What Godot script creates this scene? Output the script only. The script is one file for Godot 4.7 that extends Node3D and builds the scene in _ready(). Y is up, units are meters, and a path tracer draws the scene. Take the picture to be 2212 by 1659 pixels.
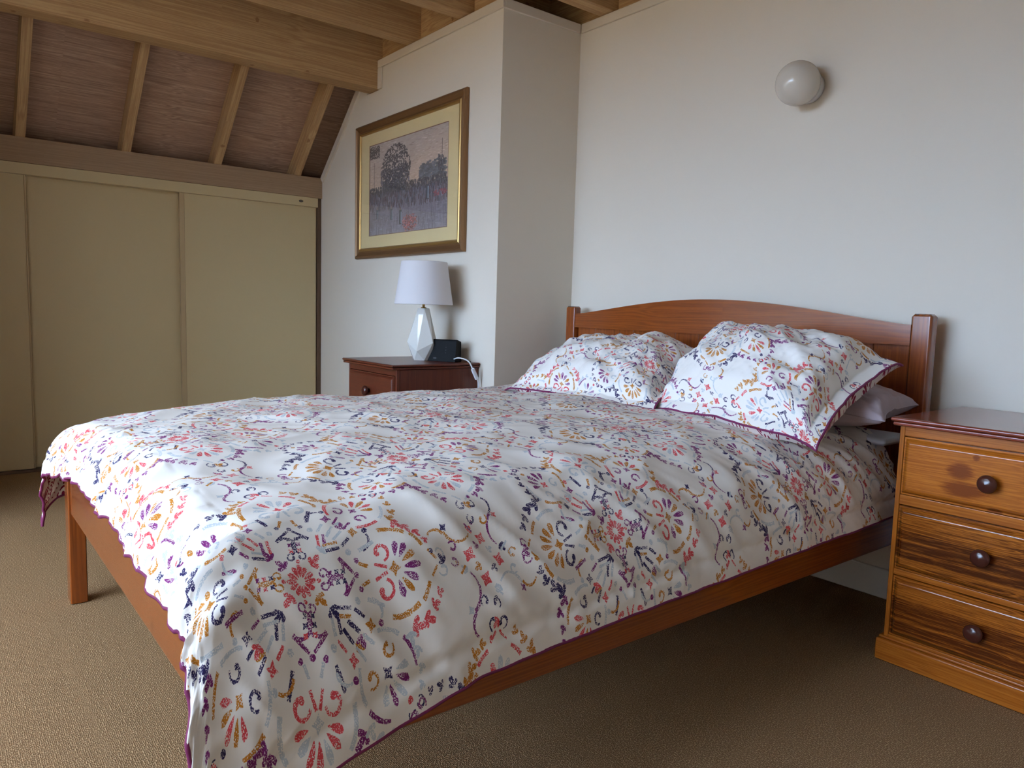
extends Node3D
# A bedroom under a timber roof. Metres, y up. The headboard wall is the plane z = 0, x runs along it, z comes into the room.

const WALL_TOP := 2.254        # height of the painted walls
const PIC_Z := 0.458           # the wall with the picture stands this far in front of the headboard wall
const DOORS_X := -1.86         # face of the wardrobe under the eaves
const SLOPE := 0.9036          # rise over run of the roof
const TILE := Vector2(0.74, 0.64)   # repeat of the duvet print

var M := {}                    # materials
var rng := RandomNumberGenerator.new()

# ------------------------------------------------------------------ geometry helper
class Geo:
	var v := PackedVector3Array()
	var n := PackedVector3Array()
	var t := PackedVector2Array()
	var i := PackedInt32Array()
	func vert(p: Vector3, nn: Vector3, uv := Vector2.ZERO) -> int:
		v.append(p); n.append(nn); t.append(uv)
		return v.size() - 1
	func tri(a: int, b: int, c: int) -> void:
		var face := (v[b] - v[a]).cross(v[c] - v[a])
		if face.dot(n[a] + n[b] + n[c]) > 0.0:
			i.append(a); i.append(c); i.append(b)
		else:
			i.append(a); i.append(b); i.append(c)
	func quad(a: int, b: int, c: int, d: int) -> void:
		tri(a, b, c); tri(a, c, d)
	func face4(a: Vector3, b: Vector3, c: Vector3, d: Vector3, nn: Vector3, ua := Vector2.ZERO, ub := Vector2.ZERO, uc := Vector2.ZERO, ud := Vector2.ZERO) -> void:
		quad(vert(a, nn, ua), vert(b, nn, ub), vert(c, nn, uc), vert(d, nn, ud))
	func mesh() -> ArrayMesh:
		var a := []
		a.resize(Mesh.ARRAY_MAX)
		a[Mesh.ARRAY_VERTEX] = v; a[Mesh.ARRAY_NORMAL] = n; a[Mesh.ARRAY_TEX_UV] = t; a[Mesh.ARRAY_INDEX] = i
		var m := ArrayMesh.new()
		m.add_surface_from_arrays(Mesh.PRIMITIVE_TRIANGLES, a)
		return m

func wuv(p: Vector3, k: int, grain: int, off: Vector2) -> Vector2:
	# metres along the grain and across it; the wood pictures show 1 m by 0.5 m
	var a := (k + 1) % 3
	var b := (k + 2) % 3
	if grain == k:
		return Vector2(p[a] * 0.12, p[b] * 2.0) + off
	var o := b if grain == a else a
	return Vector2(p[grain], p[o] * 2.0) + off

func box(g: Geo, c: Vector3, s: Vector3, bev := 0.003, grain := 0, off := Vector2.ZERO) -> void:
	# a box with rounded-off edges
	var h := s * 0.5
	var e := minf(bev, minf(h.x, minf(h.y, h.z)) * 0.9)
	var id := {}
	for k in 3:
		for sg in [-1.0, 1.0]:
			var nn := Vector3.ZERO
			nn[k] = sg
			var a := (k + 1) % 3
			var b := (k + 2) % 3
			var q := []
			for w in [[-1.0, -1.0], [1.0, -1.0], [1.0, 1.0], [-1.0, 1.0]]:
				var p := Vector3.ZERO
				p[k] = sg * h[k]
				p[a] = w[0] * (h[a] - e)
				p[b] = w[1] * (h[b] - e)
				var ix := g.vert(c + p, nn, wuv(c + p, k, grain, off))
				q.append(ix)
				var sgn := Vector3.ZERO
				sgn[k] = sg; sgn[a] = w[0]; sgn[b] = w[1]
				id[[sgn, k]] = ix
			g.quad(q[0], q[1], q[2], q[3])
	for k in 3:                                     # the edges that run along axis k
		var a := (k + 1) % 3
		var b := (k + 2) % 3
		for w in [[-1.0, -1.0], [1.0, -1.0], [1.0, 1.0], [-1.0, 1.0]]:
			var lo := Vector3.ZERO
			lo[k] = -1.0; lo[a] = w[0]; lo[b] = w[1]
			var hi := lo
			hi[k] = 1.0
			g.quad(id[[lo, a]], id[[hi, a]], id[[hi, b]], id[[lo, b]])
	for x in [-1.0, 1.0]:
		for y in [-1.0, 1.0]:
			for z in [-1.0, 1.0]:
				var s3 := Vector3(x, y, z)
				g.tri(id[[s3, 0]], id[[s3, 1]], id[[s3, 2]])

func span(lo: Vector3, hi: Vector3, bev := 0.003, grain := 0, off := Vector2.ZERO) -> ArrayMesh:
	var g := Geo.new()
	box(g, (lo + hi) * 0.5, (hi - lo).abs(), bev, grain, off)
	return g.mesh()

func lathe(g: Geo, prof: Array, seg := 32, base := Transform3D.IDENTITY) -> void:
	# prof: [radius, height] from bottom to top, about y
	var rows := []
	for r in prof.size():
		var d: Vector2
		var p0: Array = prof[maxi(r - 1, 0)]
		var p1: Array = prof[mini(r + 1, prof.size() - 1)]
		d = Vector2(p1[0] - p0[0], p1[1] - p0[1]).normalized()
		var row := []
		for s in seg + 1:
			var an := TAU * s / seg
			var nn := Vector3(cos(an) * d.y, -d.x, sin(an) * d.y)
			row.append(g.vert(base * Vector3(cos(an) * prof[r][0], prof[r][1], sin(an) * prof[r][0]), (base.basis * nn).normalized(), Vector2(float(s) / seg, prof[r][1])))
		rows.append(row)
	for r in prof.size() - 1:
		for s in seg:
			g.quad(rows[r][s], rows[r][s + 1], rows[r + 1][s + 1], rows[r + 1][s])

func tube(g: Geo, path: PackedVector3Array, rad: float, seg := 6) -> void:
	var rows := []
	var up := Vector3.UP
	for p in path.size():
		var d := (path[mini(p + 1, path.size() - 1)] - path[maxi(p - 1, 0)]).normalized()
		if absf(d.dot(up)) > 0.98:
			up = Vector3.RIGHT
		var a := d.cross(up).normalized()
		var b := a.cross(d).normalized()
		up = b
		var row := []
		for s in seg + 1:
			var an := TAU * s / seg
			var nn := a * cos(an) + b * sin(an)
			row.append(g.vert(path[p] + nn * rad, nn, Vector2(float(s) / seg, p)))
		rows.append(row)
	for p in path.size() - 1:
		for s in seg:
			g.quad(rows[p][s], rows[p][s + 1], rows[p + 1][s + 1], rows[p + 1][s])

func grid(g: Geo, pts: Array, uvs: Array, flip: bool, cols: int) -> void:
	# rows of points to one smooth sheet
	var rows: int = pts.size() / cols
	var first := g.v.size()
	for r in rows:
		for c in cols:
			var du: Vector3 = pts[r * cols + mini(c + 1, cols - 1)] - pts[r * cols + maxi(c - 1, 0)]
			var dv: Vector3 = pts[mini(r + 1, rows - 1) * cols + c] - pts[maxi(r - 1, 0) * cols + c]
			var nn := du.cross(dv).normalized()
			g.vert(pts[r * cols + c], -nn if flip else nn, uvs[r * cols + c])
	for r in rows - 1:
		for c in cols - 1:
			var a := first + r * cols + c
			g.quad(a, a + 1, a + cols + 1, a + cols)

func extrude(g: Geo, poly: Array, z0: float, z1: float, grain := 0, off := Vector2.ZERO) -> void:
	# a flat outline in x, y given a thickness along z
	var pv := PackedVector2Array()
	for p in poly:
		pv.append(p)
	var cut := Geometry2D.triangulate_polygon(pv)
	for side in [[z1, Vector3.BACK], [z0, Vector3.FORWARD]]:
		var ids := []
		for p in pv:
			var q := Vector3(p.x, p.y, side[0])
			ids.append(g.vert(q, side[1], wuv(q, 2, grain, off)))
		for k in range(0, cut.size(), 3):
			g.tri(ids[cut[k]], ids[cut[k + 1]], ids[cut[k + 2]])
	var turn := 1.0 if Geometry2D.is_polygon_clockwise(pv) else -1.0
	for k in pv.size():
		var a := pv[k]
		var b := pv[(k + 1) % pv.size()]
		var d := (b - a).normalized()
		var nn := Vector3(-d.y, d.x, 0) * turn
		g.face4(Vector3(a.x, a.y, z0), Vector3(b.x, b.y, z0), Vector3(b.x, b.y, z1), Vector3(a.x, a.y, z1), nn,
			Vector2(a.x, z0 * 2) + off, Vector2(b.x, z0 * 2) + off, Vector2(b.x, z1 * 2) + off, Vector2(a.x, z1 * 2) + off)

# ------------------------------------------------------------------ nodes
func put(called: String, mesh: Mesh, m: Material, parent: Node = null, at := Vector3.ZERO) -> MeshInstance3D:
	var o := MeshInstance3D.new()
	o.name = called
	o.mesh = mesh
	o.material_override = m
	o.position = at
	(self if parent == null else parent).add_child(o, true)
	return o

func thing(called: String, label: String, category: String, at := Vector3.ZERO, group := "") -> Node3D:
	var o := Node3D.new()
	o.name = called
	o.position = at
	add_child(o, true)
	o.set_meta("label", label)
	o.set_meta("category", category)
	if group:
		o.set_meta("group", group)
	return o

func setting(called: String, label: String, mesh: Mesh = null, m: Material = null) -> Node3D:
	var o: Node3D = Node3D.new() if mesh == null else MeshInstance3D.new()
	o.name = called
	if mesh:
		o.mesh = mesh
		o.material_override = m
	add_child(o, true)
	o.set_meta("kind", "structure")
	o.set_meta("label", label)
	return o

func off() -> Vector2:
	return Vector2(rng.randf(), rng.randf())

# ------------------------------------------------------------------ materials
func mat(c: Color, rough := 0.6, spec := 0.5) -> StandardMaterial3D:
	var m := StandardMaterial3D.new()
	m.albedo_color = c
	m.roughness = rough
	m.metallic_specular = spec
	m.cull_mode = BaseMaterial3D.CULL_DISABLED
	return m

func noise_image(w: int, h: int, freq: float, sd: int, oct := 3, kind := FastNoiseLite.TYPE_SIMPLEX_SMOOTH) -> Image:
	var f := FastNoiseLite.new()
	f.noise_type = kind
	f.frequency = freq
	f.seed = sd
	f.fractal_octaves = oct
	var im := f.get_seamless_image(w, h)
	im.convert(Image.FORMAT_L8)
	return im

func wood_image(w: int, h: int, light: Color, dark: Color, sd: int, bands: float, contrast: float, knots := [], streaks := []) -> Image:
	# grain along u: broad growth bands, fine fibres and the given knots [u, v, length, height] in 0..1
	var a := noise_image(maxi(w / 96, 6), h, 0.035, sd, 2)
	a.resize(w, h, Image.INTERPOLATE_CUBIC)
	var b := noise_image(maxi(w / 24, 12), h, 0.22, sd + 1, 3)
	b.resize(w, h, Image.INTERPOLATE_CUBIC)
	var c := noise_image(maxi(w / 10, 16), h, 0.5, sd + 2, 2)
	c.resize(w, h, Image.INTERPOLATE_CUBIC)
	var pa := a.get_data()
	var pb := b.get_data()
	var pc := c.get_data()
	var out := PackedByteArray()
	out.resize(w * h * 3)
	for y in h:
		var vy := float(y) / h
		for x in w:
			var k := y * w + x
			var warp := 0.0
			var spot := 0.0
			if knots:
				var ux := float(x) / w
				for q in knots:
					var dx: float = (ux - q[0]) / q[2]
					var dy: float = (vy - q[1]) / q[3]
					var r := dx * dx + dy * dy
					if r < 9.0:
						warp += exp(-r * 0.5) * (0.35 if dy > 0.0 else -0.35)
						spot = maxf(spot, clampf(1.35 - r - (pb[k] - 128) / 200.0, 0.0, 1.0))
			var ring := 0.5 + 0.5 * sin((pa[k] / 255.0 + warp * 0.4) * bands * TAU + vy * bands)
			var s := clampf(ring * 0.45 + pb[k] / 255.0 * 0.35 + pc[k] / 255.0 * 0.25 - 0.12, 0.0, 1.0) * contrast
			for q in streaks:
				var e: float = absf(vy + (pa[k] - 128) / 900.0 - q[0]) / q[1]
				if e < 1.0:
					s += (1.0 - e * e) * q[2] * (0.35 + pb[k] / 200.0)
			s = clampf(s + spot * 0.9, 0.0, 1.0)
			var o := k * 3
			out[o] = int(lerpf(light.r8, dark.r8, s))
			out[o + 1] = int(lerpf(light.g8, dark.g8, s))
			out[o + 2] = int(lerpf(light.b8, dark.b8, s))
	return Image.create_from_data(w, h, false, Image.FORMAT_RGB8, out)

func wood(light: Color, dark: Color, sd: int, bands := 5.0, contrast := 0.8, rough := 0.4, w := 768, h := 384, knots := [], streaks := []) -> StandardMaterial3D:
	var m := mat(Color.WHITE, rough)
	m.albedo_texture = ImageTexture.create_from_image(wood_image(w, h, light, dark, sd, bands, contrast, knots, streaks))
	return m

func plaster(c: Color) -> StandardMaterial3D:
	var m := mat(c, 0.75, 0.35)
	m.heightmap_enabled = true
	m.heightmap_scale = 0.007
	m.heightmap_texture = M.orange_peel
	m.uv1_triplanar = true
	m.uv1_world_triplanar = true
	m.uv1_scale = Vector3.ONE * 4.0
	return m

# ---- drawing the printed cloth
var ink: Image
var pen := Transform2D.IDENTITY
func fill_poly(poly: PackedVector2Array, col: Color) -> void:
	# fills an outline in tile units (0..1, wrapping) span by span
	var w := ink.get_width()
	var h := ink.get_height()
	var p := PackedVector2Array()
	var lo := 1e9
	var hi := -1e9
	for q in poly:
		var t := (pen * q) * float(w)
		p.append(t)
		lo = minf(lo, t.y)
		hi = maxf(hi, t.y)
	for y in range(int(ceil(lo - 0.5)), int(floor(hi - 0.5)) + 1):
		var yy := y + 0.5
		var xs := []
		for k in p.size():
			var a := p[k]
			var b := p[(k + 1) % p.size()]
			if (a.y <= yy) != (b.y <= yy):
				xs.append(a.x + (yy - a.y) / (b.y - a.y) * (b.x - a.x))
		xs.sort()
		for k in range(0, xs.size() - 1, 2):
			var x0 := int(round(xs[k]))
			var n := int(round(xs[k + 1])) - x0
			var row := posmod(y, h)
			x0 = posmod(x0, w)
			if n > 0:
				ink.fill_rect(Rect2i(x0, row, mini(n, w - x0), 1), col)
				if x0 + n > w:
					ink.fill_rect(Rect2i(0, row, x0 + n - w, 1), col)

func stroke(pts: PackedVector2Array, w0: float, w1: float, col: Color) -> void:
	var l := PackedVector2Array()
	var r := PackedVector2Array()
	for k in pts.size():
		var d := (pts[mini(k + 1, pts.size() - 1)] - pts[maxi(k - 1, 0)]).normalized()
		var q := Vector2(-d.y, d.x) * lerpf(w0, w1, float(k) / (pts.size() - 1)) * rng.randf_range(0.8, 1.15) * 0.47
		l.append(pts[k] + q)
		r.append(pts[k] - q)
	r.reverse()
	l.append_array(r)
	fill_poly(l, col)

func arc(c: Vector2, rad: float, a0: float, a1: float, w0: float, w1: float, col: Color, rad1 := -1.0) -> void:
	var pts := PackedVector2Array()
	for k in 13:
		var f := k / 12.0
		var a := lerpf(a0, a1, f)
		pts.append(c + Vector2(cos(a), sin(a)) * lerpf(rad, rad1 if rad1 > 0 else rad, f))
	stroke(pts, w0, w1, col)

func line(a: Vector2, b: Vector2, w: float, col: Color) -> void:
	stroke(PackedVector2Array([a, a.lerp(b, 0.25), a.lerp(b, 0.5), a.lerp(b, 0.75), b]), w, w, col)

func drop(at: Vector2, ang: float, len: float, wid: float, col: Color) -> void:
	var poly := PackedVector2Array()
	for k in 12:
		var f := k / 12.0 * TAU
		var x := (1.0 - cos(f)) * 0.5
		poly.append(at + (Vector2(x * len, sin(f) * wid * 0.5 * (0.35 + x)) * rng.randf_range(0.92, 1.06)).rotated(ang))
	fill_poly(poly, col)

func dot(at: Vector2, r: float, col: Color) -> void:
	var poly := PackedVector2Array()
	for k in 10:
		poly.append(at + Vector2.from_angle(k / 10.0 * TAU) * r * rng.randf_range(0.85, 1.1))
	fill_poly(poly, col)

func star(at: Vector2, r: float, ang: float, col: Color) -> void:
	var poly := PackedVector2Array()
	for k in 16:
		var f := fmod(k / 4.0, 1.0)
		poly.append(at + Vector2.from_angle(ang + k / 16.0 * TAU) * r * lerpf(1.0, 0.5, sin(f * PI)) * rng.randf_range(0.9, 1.1))
	fill_poly(poly, col)

func curl(at: Vector2, r: float, ang: float, turn: float, col: Color) -> void:
	arc(at, r, ang, ang + turn * 4.6, r * 0.3, r * 0.55, col, r * 0.55)
	dot(at + Vector2.from_angle(ang + turn * 4.7) * r * 0.5, r * 0.34, col)

func leaves(at: Vector2, ang: float, size: float, col: Color) -> void:
	# a small three-lobed leaf with ragged edges
	var u := Vector2.from_angle(ang)
	drop(at, ang, size * 1.3, size * 0.6, col)
	drop(at + u * size * 0.1, ang + 0.95, size * 0.8, size * 0.45, col)
	drop(at + u * size * 0.1, ang - 0.95, size * 0.8, size * 0.45, col)

func petals(at: Vector2, ang: float, n: int, spread: float, r0: float, len: float, wid: float, cols: Array) -> void:
	for k in n:
		var a := ang + (k - (n - 1) * 0.5) * spread
		drop(at + Vector2.from_angle(a) * r0, a, len * (1.0 - 0.07 * absf(k - (n - 1) * 0.5)), wid, cols[k % cols.size()])

func leaf_chain(pts: PackedVector2Array, size: float, col: Color) -> void:
	for k in pts.size():
		var d := (pts[mini(k + 1, pts.size() - 1)] - pts[maxi(k - 1, 0)]).angle()
		leaves(pts[k], d + (0.7 if k % 2 else 0.4), size * (1.0 - 0.13 * k), col)

func arc_pts(c: Vector2, r: float, a0: float, a1: float, n: int) -> PackedVector2Array:
	var p := PackedVector2Array()
	for k in n:
		p.append(c + Vector2.from_angle(lerpf(a0, a1, k / float(n - 1))) * r)
	return p

func palmette(c: Array) -> void:
	# stands on the origin and opens along +x, framed by broken arcs, with leaves outside the frame
	petals(Vector2.ZERO, 0.0, 7, 0.44, 0.021, 0.04, 0.0145, [c[0], c[0], c[1]])
	star(Vector2.ZERO, 0.0145, 0, c[1])
	for s in [-1.0, 1.0]:
		curl(Vector2(-0.024, 0.034 * s), 0.0185, -1.4 * s, s, c[2])
		line(Vector2(-0.017, 0.004 * s), Vector2(-0.044, 0.013 * s), 0.0065, c[2])
		line(Vector2(-0.034, 0.058 * s), Vector2(-0.072, 0.044 * s), 0.0085, c[3])
		line(Vector2(-0.058, 0.012 * s), Vector2(-0.078, 0.02 * s), 0.007, c[4])
		arc(Vector2(-0.004, 0.0), 0.08, 0.95 * s, 1.75 * s, 0.0095, 0.0105, c[4])
		arc(Vector2(0.0, 0.0), 0.082, 0.42 * s, 0.86 * s, 0.008, 0.0095, c[1])
		line(Vector2(0.086, 0.024 * s), Vector2(0.104, 0.006 * s), 0.0055, c[1])
		leaf_chain(arc_pts(Vector2.ZERO, 0.103, 1.35 * s, 0.55 * s, 4), 0.0245, c[5])
		curl(Vector2(0.117, 0.0145 * s), 0.0125, 2.9 * s, -s, c[3])

func draw_print(size: int) -> Image:
	ink = Image.create(size, size, false, Image.FORMAT_RGB8)
	var white := Color8(238, 231, 223)
	ink.fill(white)
	var navy := Color8(52, 44, 84)
	var plum := Color8(124, 44, 108)
	var coral := Color8(220, 76, 82)
	var amber := Color8(194, 122, 40)
	var grey := Color8(192, 198, 203)
	rng.seed = 77
	# medallions in a half-drop repeat
	for at in [Vector2(0.5, 0.5), Vector2.ZERO]:
		for q in 4:
			var turn := q * PI / 2
			# palmettes round the medallion
			pen = Transform2D(turn, at) * Transform2D(0, Vector2(1.12, 1.12), 0, Vector2(0.232, 0))
			palmette([[coral, grey, coral, navy, grey, plum], [amber, amber, navy, plum, grey, navy], [grey, coral, grey, navy, amber, amber], [plum, amber, coral, grey, amber, coral]][q])
			pen = Transform2D(turn, Vector2(1.03, 1.03), 0, at)
			# medallion: a rosette, four hearts filled with small blocks, and bars that leave it
			var heart: Color = [plum, amber, navy, plum][q]
			petals(Vector2.ZERO, 0.0, 3, 0.5, 0.008, 0.026, 0.012, [coral])
			dot(Vector2(0.041, 0), 0.005, coral)
			for s in [-1.0, 1.0]:
				arc(Vector2(0.079, 0.019 * s), 0.0225, -2.7 * s, 0.9 * s, 0.006, 0.0075, heart)
				line(Vector2(0.095, 0.038 * s), Vector2(0.124, 0.005 * s), 0.0075, heart)
				curl(Vector2(0.052, 0.012 * s), 0.01, 0.0, s, heart)
				for k in 3:
					star(Vector2(0.067 + 0.0155 * k, 0.0095 * s), 0.0072, PI / 4, [navy, navy, coral, plum][(q + k) % 4])
				line(Vector2(0.068, 0.055 * s), Vector2(0.102, 0.059 * s), 0.008, [grey, navy, coral, navy][q])
				line(Vector2(0.064, 0.069 * s), Vector2(0.1, 0.073 * s), 0.0075, [navy, grey, plum, amber][q])
				line(Vector2(0.109, 0.062 * s), Vector2(0.13, 0.079 * s), 0.0075, [coral, plum, grey, navy][q])
				dot(Vector2(0.121, 0.048 * s), 0.0075, grey)
				dot(Vector2(0.136, 0.028 * s), 0.006, heart)
				star(Vector2(0.144, 0.093 * s), 0.014, 0.2, [coral, navy, plum, amber][q])
				leaves(Vector2(0.118, 0.104 * s), 1.2 * s, 0.02, [amber, coral, grey, plum][q])
			dot(Vector2(0.131, 0), 0.0065, heart)
			# on the diagonals: leaves, then a fan in a broken ring that points to the corner of the repeat
			pen = Transform2D(turn + PI / 4, Vector2(0.97, 0.97), 0, at)
			leaves(Vector2(0.042, 0), 0.0, 0.024, [coral, plum, coral, amber][q])
			leaves(Vector2(0.08, 0.0), 0.0, 0.022, [navy, plum, grey, navy][q])
			petals(Vector2(0.262, 0), 0.0, 5, 0.5, 0.02, 0.043, 0.0155, [[coral, amber], [plum], [amber, coral], [grey, plum]][q])
			star(Vector2(0.262, 0), 0.0145, 0, [amber, coral, plum, navy][q])
			for s in [-1.0, 1.0]:
				line(Vector2(0.128, 0.009 * s), Vector2(0.164, 0.013 * s), 0.0085, [grey, coral, grey, navy][q])
				line(Vector2(0.172, 0.014 * s), Vector2(0.205, 0.018 * s), 0.0075, [navy, grey, plum, grey][q])
				arc(Vector2(0.262, 0.0), 0.076, 2.6 * s, 1.75 * s, 0.0085, 0.0105, [grey, amber, coral, grey][q])
				arc(Vector2(0.262, 0.0), 0.078, 1.6 * s, 0.8 * s, 0.0105, 0.0075, [amber, grey, grey, plum][q])
				curl(Vector2(0.236, 0.033 * s), 0.017, 1.2 * s, -s, [navy, grey, plum, amber][q])
				leaf_chain(arc_pts(Vector2(0.262, 0), 0.098, 1.5 * s, 0.5 * s, 4), 0.023, [plum, navy, amber, grey][q])
				curl(Vector2(0.362, 0.0135 * s), 0.0125, 2.8 * s, -s, [navy, plum, coral, navy][q])
				dot(Vector2(0.2, 0.062 * s), 0.0075, [grey, coral, navy, plum][q])
				arc(Vector2(0.17, 0.062 * s), 0.026, 0.3 * s, 2.2 * s, 0.006, 0.0085, [amber, grey, navy, grey][q])
			dot(Vector2(0.392, 0.0), 0.0075, [plum, coral, navy, amber][q])
	for at in [Vector2(0.5, 0.0), Vector2(0.0, 0.5)]:
		for q in 4:
			var turn := q * PI / 2
			# open ground between the medallions: stars, S-strokes and paired scrolls
			pen = Transform2D(turn + 0.2, Vector2(0.8, 0.8), 0, at)
			star(Vector2(0.06, 0.0), 0.024, 0.3, coral)
			arc(Vector2(0.1, 0.088), 0.056, -2.7, -0.6, 0.006, 0.0115, [plum, amber, plum, grey][q])
			arc(Vector2(0.173, 0.03), 0.032, 2.4, 0.2, 0.0105, 0.006, [plum, amber, navy, amber][q])
			curl(Vector2(0.118, 0.018), 0.0155, 0.5, 1.0, [navy, plum, amber, grey][q])
			curl(Vector2(0.118, -0.026), 0.0155, -0.5, -1.0, [navy, plum, navy, amber][q])
			leaves(Vector2(0.158, -0.038), 0.8, 0.024, [coral, navy, amber, plum][q])
			leaves(Vector2(0.05, 0.072), 2.2, 0.021, [grey, coral, navy, grey][q])
			leaves(Vector2(0.022, 0.02), 0.8, 0.02, [amber, plum, grey, navy][q])
			star(Vector2(0.146, 0.07), 0.0145, 0.8, [grey, navy, coral, plum][q])
			line(Vector2(0.076, -0.03), Vector2(0.098, -0.058), 0.0075, [grey, amber, plum, grey][q])
			dot(Vector2(0.205, -0.012), 0.0075, [coral, navy, plum, amber][q])
			dot(Vector2(0.028, 0.108), 0.0075, [amber, plum, grey, navy][q])
	# worn print: specks of the white ground show through
	var half := size / 2
	var fine := noise_image(half, half, 0.16, 5, 2).get_data()
	var wide := noise_image(half, half, 0.018, 6, 2).get_data()
	var bytes := PackedByteArray()
	bytes.resize(half * half * 2)
	for k in half * half:
		bytes[k * 2] = 255
		bytes[k * 2 + 1] = 255 if fine[k] > 200 - wide[k] * 0.32 else 0
	var mask := Image.create_from_data(half, half, false, Image.FORMAT_LA8, bytes)
	mask.convert(Image.FORMAT_RGBA8)
	var blank := Image.create(half, half, false, Image.FORMAT_RGB8)
	blank.fill(white)
	for x in 2:
		for y in 2:
			ink.blit_rect_mask(blank, mask, Rect2i(0, 0, half, half), Vector2i(x * half, y * half))
	return ink

func draw_lining(size: int) -> Image:
	ink = Image.create(size, size, false, Image.FORMAT_RGB8)
	ink.fill(Color8(226, 214, 208))
	rng.seed = 31
	var wine := Color8(138, 36, 62)
	for q in 4:
		pen = Transform2D(q * PI / 2, Vector2(0.5, 0.5))
		for k in 9:
			drop(Vector2.from_angle(k * 0.18 - 0.7) * 0.1, k * 0.18 - 0.7, 0.13, 0.03, wine)
			dot(Vector2.from_angle(k * 0.18 - 0.7) * 0.27, 0.014, wine)
		arc(Vector2.ZERO, 0.3, -0.75, 0.75, 0.02, 0.02, wine)
		curl(Vector2(0.4, 0.08), 0.05, 0, 1, wine)
		star(Vector2(0.4, -0.1), 0.05, 0, wine)
		pen = Transform2D(q * PI / 2, Vector2.ZERO)
		arc(Vector2.ZERO, 0.14, -0.7, 0.7, 0.03, 0.03, wine)
		leaves(Vector2(0.16, 0), 0, 0.08, wine)
		dot(Vector2(0.06, 0.03), 0.03, wine)
		for k in 8:
			line(Vector2.from_angle(k * 0.2) * 0.26, Vector2.from_angle(k * 0.2) * 0.31, 0.018, wine)
	return ink

func draw_picture(w: int, h: int) -> Image:
	# a wet city square at dusk in loose brush strokes
	ink = Image.create(w, h, false, Image.FORMAT_RGB8)
	rng.seed = 9
	for y in h:
		var f := float(y) / h
		var sky := Color8(190, 172, 162).lerp(Color8(212, 178, 150), clampf(f * 2.2, 0, 1))
		var wet := Color8(112, 102, 112).lerp(Color8(150, 140, 146), clampf((f - 0.55) * 2.2, 0, 1))
		ink.fill_rect(Rect2i(0, y, w, 1), sky if f < 0.52 else wet)
	var dab := func(x: float, y: float, sx: float, sy: float, c: Color) -> void:
		var j := rng.randf_range(-0.1, 0.1)
		c = Color(clampf(c.r + j, 0, 1), clampf(c.g + j, 0, 1), clampf(c.b + j, 0, 1))
		ink.fill_rect(Rect2i(int(x * w), int(y * h), maxi(1, int(sx * w)), maxi(1, int(sy * h))), c)
	for k in 1500:                                   # brushwork in sky and paving
		var x := rng.randf()
		var y := rng.randf()
		var c := ink.get_pixel(int(x * (w - 1)), int(y * (h - 1)))
		dab.call(x, y, 0.03, 0.008, c)
	for k in 260:                                    # far houses left and right
		dab.call(0.16 + rng.randf() * 0.37, 0.3 + rng.randf() * 0.22, 0.02, 0.03, Color8(104, 92, 96))
		dab.call(0.66 + rng.randf() * 0.3, 0.37 + rng.randf() * 0.14 - 0.06 * rng.randf(), 0.03, 0.02, Color8(96, 98, 104))
	for k in 900:                                    # the big tree and the hedge of trunks
		var a := rng.randf() * TAU
		var r := sqrt(rng.randf())
		dab.call(0.36 + cos(a) * r * 0.19, 0.3 + sin(a) * r * 0.25, 0.014, 0.016, Color8(58, 52, 56))
	for k in 500:
		dab.call(rng.randf() * 0.98, 0.47 + rng.randf() * 0.09, 0.012, 0.03, Color8(54, 48, 52))
		if k % 2:
			dab.call(rng.randf() * 0.14, 0.02 + rng.randf() * 0.13, 0.012, 0.012, Color8(72, 66, 66))
	for k in 60:
		dab.call(0.88 + rng.randf() * 0.07, 0.28 + rng.randf() * 0.25, 0.01, 0.03, Color8(66, 62, 68))
	for x in [0.07, 0.2, 0.925]:
		dab.call(x, 0.14 if x > 0.5 else 0.2, 0.006, 0.4, Color8(60, 58, 62))
	for k in 90:                                     # lights along the square
		dab.call(rng.randf(), 0.47 + rng.randf() * 0.08, 0.006, 0.006, Color8(232, 206, 160))
	for k in 420:                                    # people and their reflections
		var x := rng.randf()
		dab.call(x, 0.54 + rng.randf() * 0.16, 0.01, 0.05, Color8(80, 58, 66) if k % 3 else Color8(70, 70, 84))
		dab.call(x, 0.62 + rng.randf() * 0.34, 0.006, 0.08, Color8(124, 114, 124))
	for fig in [[0.75, 0.55, 0.035, 0.15], [0.42, 0.76, 0.03, 0.15], [0.3, 0.73, 0.03, 0.12], [0.1, 0.72, 0.035, 0.1]]:
		dab.call(fig[0], fig[1], fig[2], fig[3], Color8(58, 64, 74))
		dab.call(fig[0] + 0.008, fig[1] - 0.03, fig[2] * 0.5, 0.035, Color8(130, 104, 94))
		dab.call(fig[0] + 0.02, fig[1] + 0.02, fig[2] * 0.4, fig[3] * 0.8, Color8(124, 138, 146))
	for k in 170:                                    # red flowers in front and by the kerb
		var a := rng.randf() * TAU
		var r := sqrt(rng.randf())
		dab.call(0.55 + cos(a) * r * 0.085 + rng.randf_range(-0.02, 0.02), 0.9 + sin(a) * r * 0.085, 0.014, 0.016, [Color8(176, 74, 72), Color8(206, 112, 104), Color8(120, 52, 58), Color8(150, 92, 84)][k % 4])
		if k % 4 == 0:
			dab.call(0.83 + rng.randf() * 0.15, 0.62 + rng.randf() * 0.05, 0.016, 0.016, Color8(150, 66, 74))
	return ink

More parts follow.
